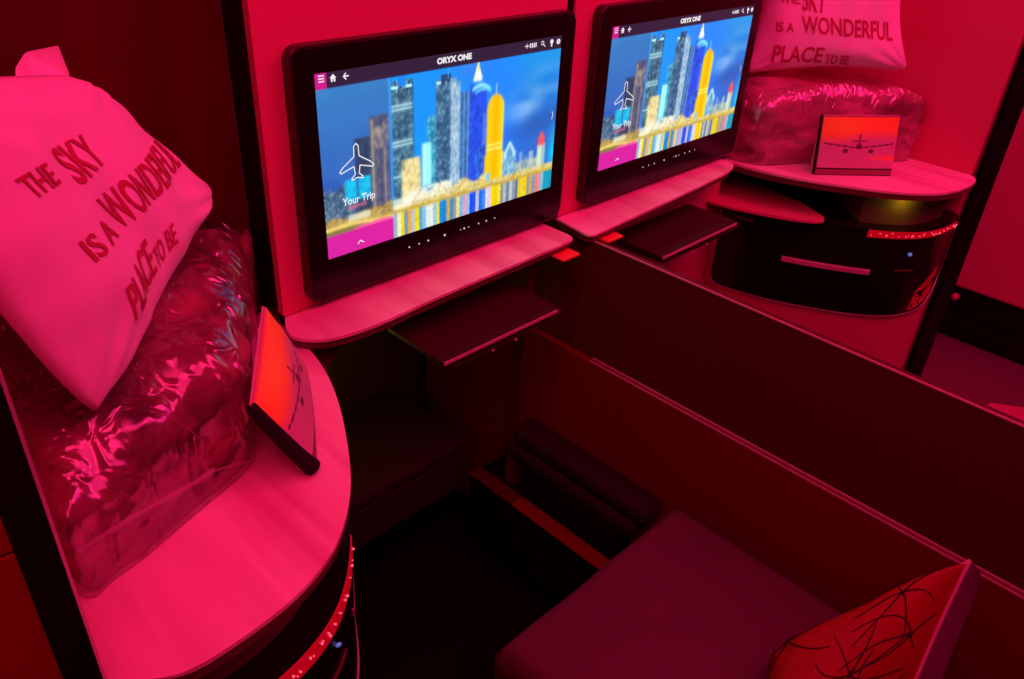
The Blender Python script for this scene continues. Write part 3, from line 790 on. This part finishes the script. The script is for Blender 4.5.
# ------------------------------------------------------------------ blankets in clear bags
def bag(foot, z0, z1, seed, off=0., fold=.006, n=150, m=44, freq=(9, 20), lift=None):
    pts = smooth_line([(x, y, 0) for x, y in foot], max(1, n // len(foot)), closed=True); n = len(pts)
    c = sum(pts, Vector()) / n; bm = bmesh.new(); R = []
    for j in range(m):
        a = (j + .0) / (m - 1) * math.pi / 2 * .985
        # lower part goes nearly straight, the top rounds over
        f = j / (m - 1)
        if f < .4: rr = 1 - .035 * (1 - f / .4) ** 2; z = z0 + (z1 - z0) * .62 * (f / .4)
        else:
            b_ = (f - .4) / .6 * math.pi / 2; rr = math.cos(b_) ** .55 if f < .999 else .0; z = z0 + (z1 - z0) * (.62 + .38 * math.sin(b_) ** .8)
        rr = max(rr, .02)
        ring = []
        for k, p in enumerate(pts):
            d = p - c; q = c + d * rr; q.z = z
            if lift: q.z += lift(q) * max(0, (z - z0) / (z1 - z0))
            nd = (d.normalized() * (1 - f * .8) + Vector((0, 0, f))).normalized()
            w = noise.noise(Vector((q.x * freq[0] + seed, q.y * freq[0], q.z * freq[1]))) * fold * 2.2 + (1 - abs(noise.noise(Vector((q.x * 22, q.y * 22 + seed, q.z * 30)))) * 2) * fold * .5
            w *= min(1, f * 6 + .1)
            q = q + nd * (w + off)
            q.z = max(q.z, z0 + .0005 - .0 + (0.0 if off == 0 else -.0003))
            ring.append(bm.verts.new(q))
        R.append(ring)
    for r0, r1 in zip(R, R[1:]):
        for k in range(n): bm.faces.new((r0[k], r0[(k + 1) % n], r1[(k + 1) % n], r1[k]))
    bm.faces.new(R[0]); bm.faces.new(R[-1])
    return bm

def film_fold(pts, w=.006):
    bm = bmesh.new(); P = smooth_line(pts, 8); prev = None
    for i, p in enumerate(P):
        ww = w * (.7 + .5 * noise.noise(Vector((i * .3, 1, 2))))
        a = bm.verts.new(p + Vector((0, 0, ww))); b_ = bm.verts.new(p - Vector((0, 0, ww))); c_ = bm.verts.new(p + Vector((.25, -.7, .2)) * ww * .8)
        if prev: bm.faces.new((prev[0], a, c_, prev[2])); bm.faces.new((prev[2], c_, b_, prev[1]))
        prev = (a, b_, c_)
    return bm

foot1 = [(-.478, -.275), (-.44, -.285), (-.36, -.258), (-.27, -.222), (-.243, -.19), (-.195, -.10), (-.130, .01), (-.086, .066), (-.12, .083), (-.38, .083), (-.478, .078), (-.485, -.05)]
t = thing('bagged_blanket', 'large brown blanket in a shiny clear bag on the left console', 'blanket', (-.3, -.05, -.1))
lift1 = lambda q: -.055 * max(0, min(1, (-.08 - q.y) / .2))
obj('blanket', bag(foot1, -.0995, .085, 3, 0, .009, lift=lift1), M['blanket'], t, smooth=True)
obj('clear_bag', bag(foot1, -.0995, .088, 11, .009, .008, n=180, freq=(14, 10), lift=lift1), M['film'], t, smooth=True)
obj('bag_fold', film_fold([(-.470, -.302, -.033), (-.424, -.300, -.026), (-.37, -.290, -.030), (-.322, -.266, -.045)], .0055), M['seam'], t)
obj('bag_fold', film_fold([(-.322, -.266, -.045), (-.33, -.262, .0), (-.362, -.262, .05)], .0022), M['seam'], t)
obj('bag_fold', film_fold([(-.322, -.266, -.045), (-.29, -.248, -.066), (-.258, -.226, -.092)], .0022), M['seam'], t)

foot2 = [(1.165, .005), (1.185, -.045), (1.28, -.10), (1.38, -.165), (1.47, -.225), (1.53, -.262), (1.551, -.23), (1.553, -.05), (1.55, .10), (1.48, .118), (1.25, .118), (1.165, .10)]
t = thing('bagged_blanket', 'rose brown blanket in a clear bag under the standing pillow on the right', 'blanket', (1.36, -.03, -.1))
obj('blanket', bag(foot2, -.0995, .080, 23, 0, .006), M['blanket_pink'], t, smooth=True)
obj('clear_bag', bag(foot2, -.0995, .083, 31, .006, .006, n=180, freq=(14, 10)), M['film'], t, smooth=True)

# ------------------------------------------------------------------ pouches with a printed aircraft picture
def pouch_picture():
    w, h = 96, 70; U, V = np.meshgrid((np.arange(w) + .5) / w, (np.arange(h) + .5) / h)
    def C(c): return np.array(c, float)
    img = np.zeros((h, w, 3)); img[:] = (.62, .42, .42)
    f = np.clip((V - .55) / .18 + .25 * np.sin(U * 5 + 1), 0, 1)[..., None]
    img = img * (1 - f) + C((1., .50, .04)) * f
    f = np.exp(-((U - .30) / .25) ** 2 - ((V - .82) / .14) ** 2)[..., None] * .8; img = img * (1 - f) + C((1., .95, .06)) * f
    f = np.clip((V - .97) * 30, 0, 1)[..., None]; img = img * (1 - f) + C((.6, .2, .2)) * f
    f = (np.exp(-((V - .30) / .04) ** 2) * np.clip((U - .55) * 3, 0, 1))[..., None]; img = img * (1 - f) + C((1., .4, .08)) * f
    def dark(m, c=(.16, .07, .08)): img[m] = c
    dark(((U - .5) / .040) ** 2 + ((V - .50) / .050) ** 2 < 1)
    dark((abs(V - (.47 + abs(U - .5) * .16)) < .012) & (abs(U - .5) < .46) & (abs(U - .5) > .03))
    dark((abs(U - .5) < .006) & (V > .52) & (V < .70))
    for ux in (.33, .67): dark(((U - ux) / .034) ** 2 + ((V - .42) / .040) ** 2 < 1)
    dark((abs(V - .585) < .008) & (abs(U - .5) < .10), (.3, .14, .15))
    m = (V < .115); img[m] = (.30, .10, .12); m = (V < .02) | ((V > .10) & (V < .125)); img[m] = (.04, .015, .02)
    return img
PP = pouch_picture()
def pouch(bl, br, tl, tr, back, label, th=.045, bulge=.012, strap=True):
    BL, BR, TL, TR = (Vector(p) for p in (bl, br, tl, tr))
    N = (BR - BL).cross(TL - BL).normalized()
    if N.dot(Vector(back)) > 0: N = -N
    bk = -N
    base = (BL + BR) / 2
    t = thing('amenity_pouch', label, 'pouch', base)
    def F(u, v):
        p = (BL * (1 - u) + BR * u) * (1 - v) + (TL * (1 - u) + TR * u) * v
        p = p + N * bulge * (max(0, 4 * u * (1 - u)) ** .6) * (max(0, 4 * v * (1 - v)) ** .6)
        p.z = max(p.z, base.z)
        return p
    def B(u, v):
        p = (BL * (1 - u) + BR * u) * (1 - v) + (TL * (1 - u) + TR * u) * v
        h = th * (1 - v) ** .7 + .004
        hb = Vector((bk.x, bk.y, 0)).normalized()
        p = p + hb * h; p.z = max(p.z, base.z)
        return p
    bm = bmesh.new(); n = 16
    G = [[bm.verts.new(F(i / n, j / n) - N * .0012) for i in range(n + 1)] for j in range(n + 1)]
    K = [[bm.verts.new(B(i / n, j / n)) for i in range(n + 1)] for j in range(n + 1)]
    for j in range(n):
        for i in range(n):
            bm.faces.new((G[j][i], G[j][i + 1], G[j + 1][i + 1], G[j + 1][i])); bm.faces.new((K[j][i], K[j + 1][i], K[j + 1][i + 1], K[j][i + 1]))
    for i in range(n):
        bm.faces.new((G[0][i], K[0][i], K[0][i + 1], G[0][i + 1])); bm.faces.new((G[n][i], G[n][i + 1], K[n][i + 1], K[n][i]))
        bm.faces.new((G[i][0], G[i + 1][0], K[i + 1][0], K[i][0])); bm.faces.new((G[i][n], K[i][n], K[i + 1][n], G[i + 1][n]))
    obj('pouch_body', bm, M['pouch'], t)
    grid_picture('printed_front', 1, 1, PP, lambda u, v: F(.004 + u * .992, v), M['photo'], t)
    return t, F, B
t, F1, B1 = pouch((-.212, -.283, -.0995), (-.105, -.092, -.0995), (-.268, -.262, .012), (-.158, -.100, .022), (-1, .3, 0), 'orange printed pouch leaning against the big clear bag on the left console', th=.014, bulge=.016)
# black webbing down the near end
P = [B1(0, .97) + Vector((0, -.004, .003)), F1(0, .9) * .3 + B1(0, .9) * .7 + Vector((.0, -.004, 0)), F1(0, .6) * .6 + B1(0, .6) * .4 + Vector((0, -.004, 0)), F1(0, .3) * .75 + B1(0, .3) * .25 + Vector((0, -.004, 0)), F1(0, .06) * .8 + B1(0, .06) * .2 + Vector((0, -.004, .004))]
bm = tube(smooth_line(P, 6), lambda f: .0062 + .0045 * f, 10)
obj('side_strap', bm, M['strap'], t, smooth=True, label='thick black side strap')
t, F2, B2 = pouch((1.235, -.160, -.0995), (1.380, -.281, -.0995), (1.243, -.142, .036), (1.390, -.258, .037), (.6, .8, 0), 'upright printed pouch with an aircraft picture on the right console', th=.03, bulge=.006)
bm = tube([F2(0, v / 8) - (F2(0, .5) - F2(1, .5)).normalized() * -.001 + Vector((0, .004, .001)) for v in range(9)], .0035, 8)
obj('side_strap', bm, M['strap'], t, smooth=True, label='thin black side strap')
bm = tube([F2(u / 10, .98) + Vector((0, 0, .002)) for u in range(11)], .0018, 6)
obj('top_piping', bm, M['piping'], t, smooth=True)

# ------------------------------------------------------------------ embroidered cushion on the seat
c3 = [(.250, -.688, -.448), (.452, -.841, -.279), (.262, -.866, -.482), (.06, -.785, -.475)]
S3, N3 = patch(c3, .02, .05, nrm=(-.5, -.2, .8), wr=.002, seed=5, rnd=.0, bdir=(.042, -.038, -.010))
t = thing('throw_cushion', 'red satin cushion stitched with dark starburst lines on the seat', 'cushion', (.27, -.80, -.49))
def half(S, side, n=40):
    bm = bmesh.new(); G = [[bm.verts.new(S(i / n, j / n, side)) for i in range(n + 1)] for j in range(n + 1)]
    for j in range(n):
        for i in range(n): bm.faces.new((G[j][i], G[j][i + 1], G[j + 1][i + 1], G[j + 1][i]))
    return bm
obj('front_cover', half(S3, 1), M['embro'], t, smooth=True)
obj('back_cover', half(S3, -1), M['embro_back'], t, smooth=True)
edge = [S3(1, k / 30, 1) for k in range(31)]
bm = tube(edge, .0032, 8); tube([S3(k / 30, 0, 1) for k in range(31)], .0022, 8, bm)
obj('piping', bm, M['piping'], t, smooth=True)
bm = bmesh.new()
nodes_ = NODES3
rr = random.Random(11)
for (a, c_) in nodes_:
    for k in range(6):
        ang = 6.283 * k / 6 + rr.uniform(-.2, .2); L = rr.uniform(.22, .42); bend = rr.uniform(-.9, .9)
        pts = []
        for q in range(9):
            f = q / 8; an = ang + bend * f
            u = a + L * f * math.cos(an); v = c_ + L * f * math.sin(an)
            if not (.01 < u < .99 and .01 < v < .99): break
            pts.append(S3(u, v, 1, .0006))
        if len(pts) > 2: tube(pts, lambda f: .0013 - .0005 * f, 5, bm)
    bmesh.ops.create_icosphere(bm, subdivisions=1, radius=.003, matrix=Matrix.Translation(S3(a, c_, 1, .0005)))
obj('stitched_stars', bm, M['thread'], t)

for o in list(COL.objects):
    if o.parent is None and 'category' in o:
        g = {'pillow': 'printed pillows', 'blanket': 'blankets in clear bags', 'pouch': 'printed pouches', 'console': 'side consoles', 'shelf': 'shelves under the screens', 'tray table': 'tray tables under the shelves'}.get(o['category'])
        if g: o['group'] = g

# ------------------------------------------------------------------ light
def area(name, loc, rot, sx, sy, power, col):
    l = bpy.data.lights.new(name, 'AREA'); l.shape = 'RECTANGLE'; l.size = sx; l.size_y = sy; l.energy = power; l.color = col
    o = bpy.data.objects.new(name, l); COL.objects.link(o); o.location = (loc[0], loc[1], loc[2] + ZO)
    d = Vector(rot) - Vector(loc); o.rotation_euler = d.to_track_quat('-Z', 'Y').to_euler(); return o
MOOD = (1., .018, .17)
area('mood_light_ceiling', (.4, -1.1, 1.35), (.45, 0, -.1), 2.6, .9, 25, MOOD)
area('mood_light_cove', (-.6, -.9, 1.25), (-.2, .1, 0), .8, .8, 7, (1., .015, .12))
area('fill_light_right', (1.1, -.9, 1.25), (1.5, 0, 0), .9, .7, 9, MOOD)  # unseen fill light, added to brighten the right suite
area('mood_light_aisle', (2.4, -1.3, 1.2), (2.2, -.4, -.4), .8, .8, 11, (1., .015, .26))
def spot(name, loc, power, col, r=.01):
    l = bpy.data.lights.new(name, 'POINT'); l.energy = power; l.color = col; l.shadow_soft_size = r
    o = bpy.data.objects.new(name, l); COL.objects.link(o); o.location = (loc[0], loc[1], loc[2] + ZO)
spot('recess_glow', (mxr(qr.x), qr.y, -.132), .07, (1., .60, .05))
spot('nook_glow', (.05, .27, -.36), .32, (1., .6, .08), .03)
w = bpy.data.worlds.new('World'); SC.world = w; w.use_nodes = True
w.node_tree.nodes['Background'].inputs[0].default_value = (1., .02, .10, 1); w.node_tree.nodes['Background'].inputs[1].default_value = .05

# ------------------------------------------------------------------ camera
cam = bpy.data.cameras.new('camera'); co = bpy.data.objects.new('camera', cam); COL.objects.link(co)
r = Vector((0.70866943, -0.70388007, 0.04837864)); u = Vector((0.34019402, 0.40097049, 0.85058257)); f = Vector((0.61810652, 0.58632374, -0.52361131))
co.matrix_world = Matrix(((r.x, u.x, -f.x, -0.57514638), (r.y, u.y, -f.y, -0.9240489), (r.z, u.z, -f.z, 0.52803841 + ZO), (0, 0, 0, 1)))
cam.sensor_width = 36; cam.lens = 28.2558; cam.clip_start = .01
SC.camera = co
SC.view_settings.view_transform = 'Standard'; SC.view_settings.look = 'None'
SC.view_settings.exposure = 0; SC.view_settings.gamma = 1; SC.view_settings.use_curve_mapping = False
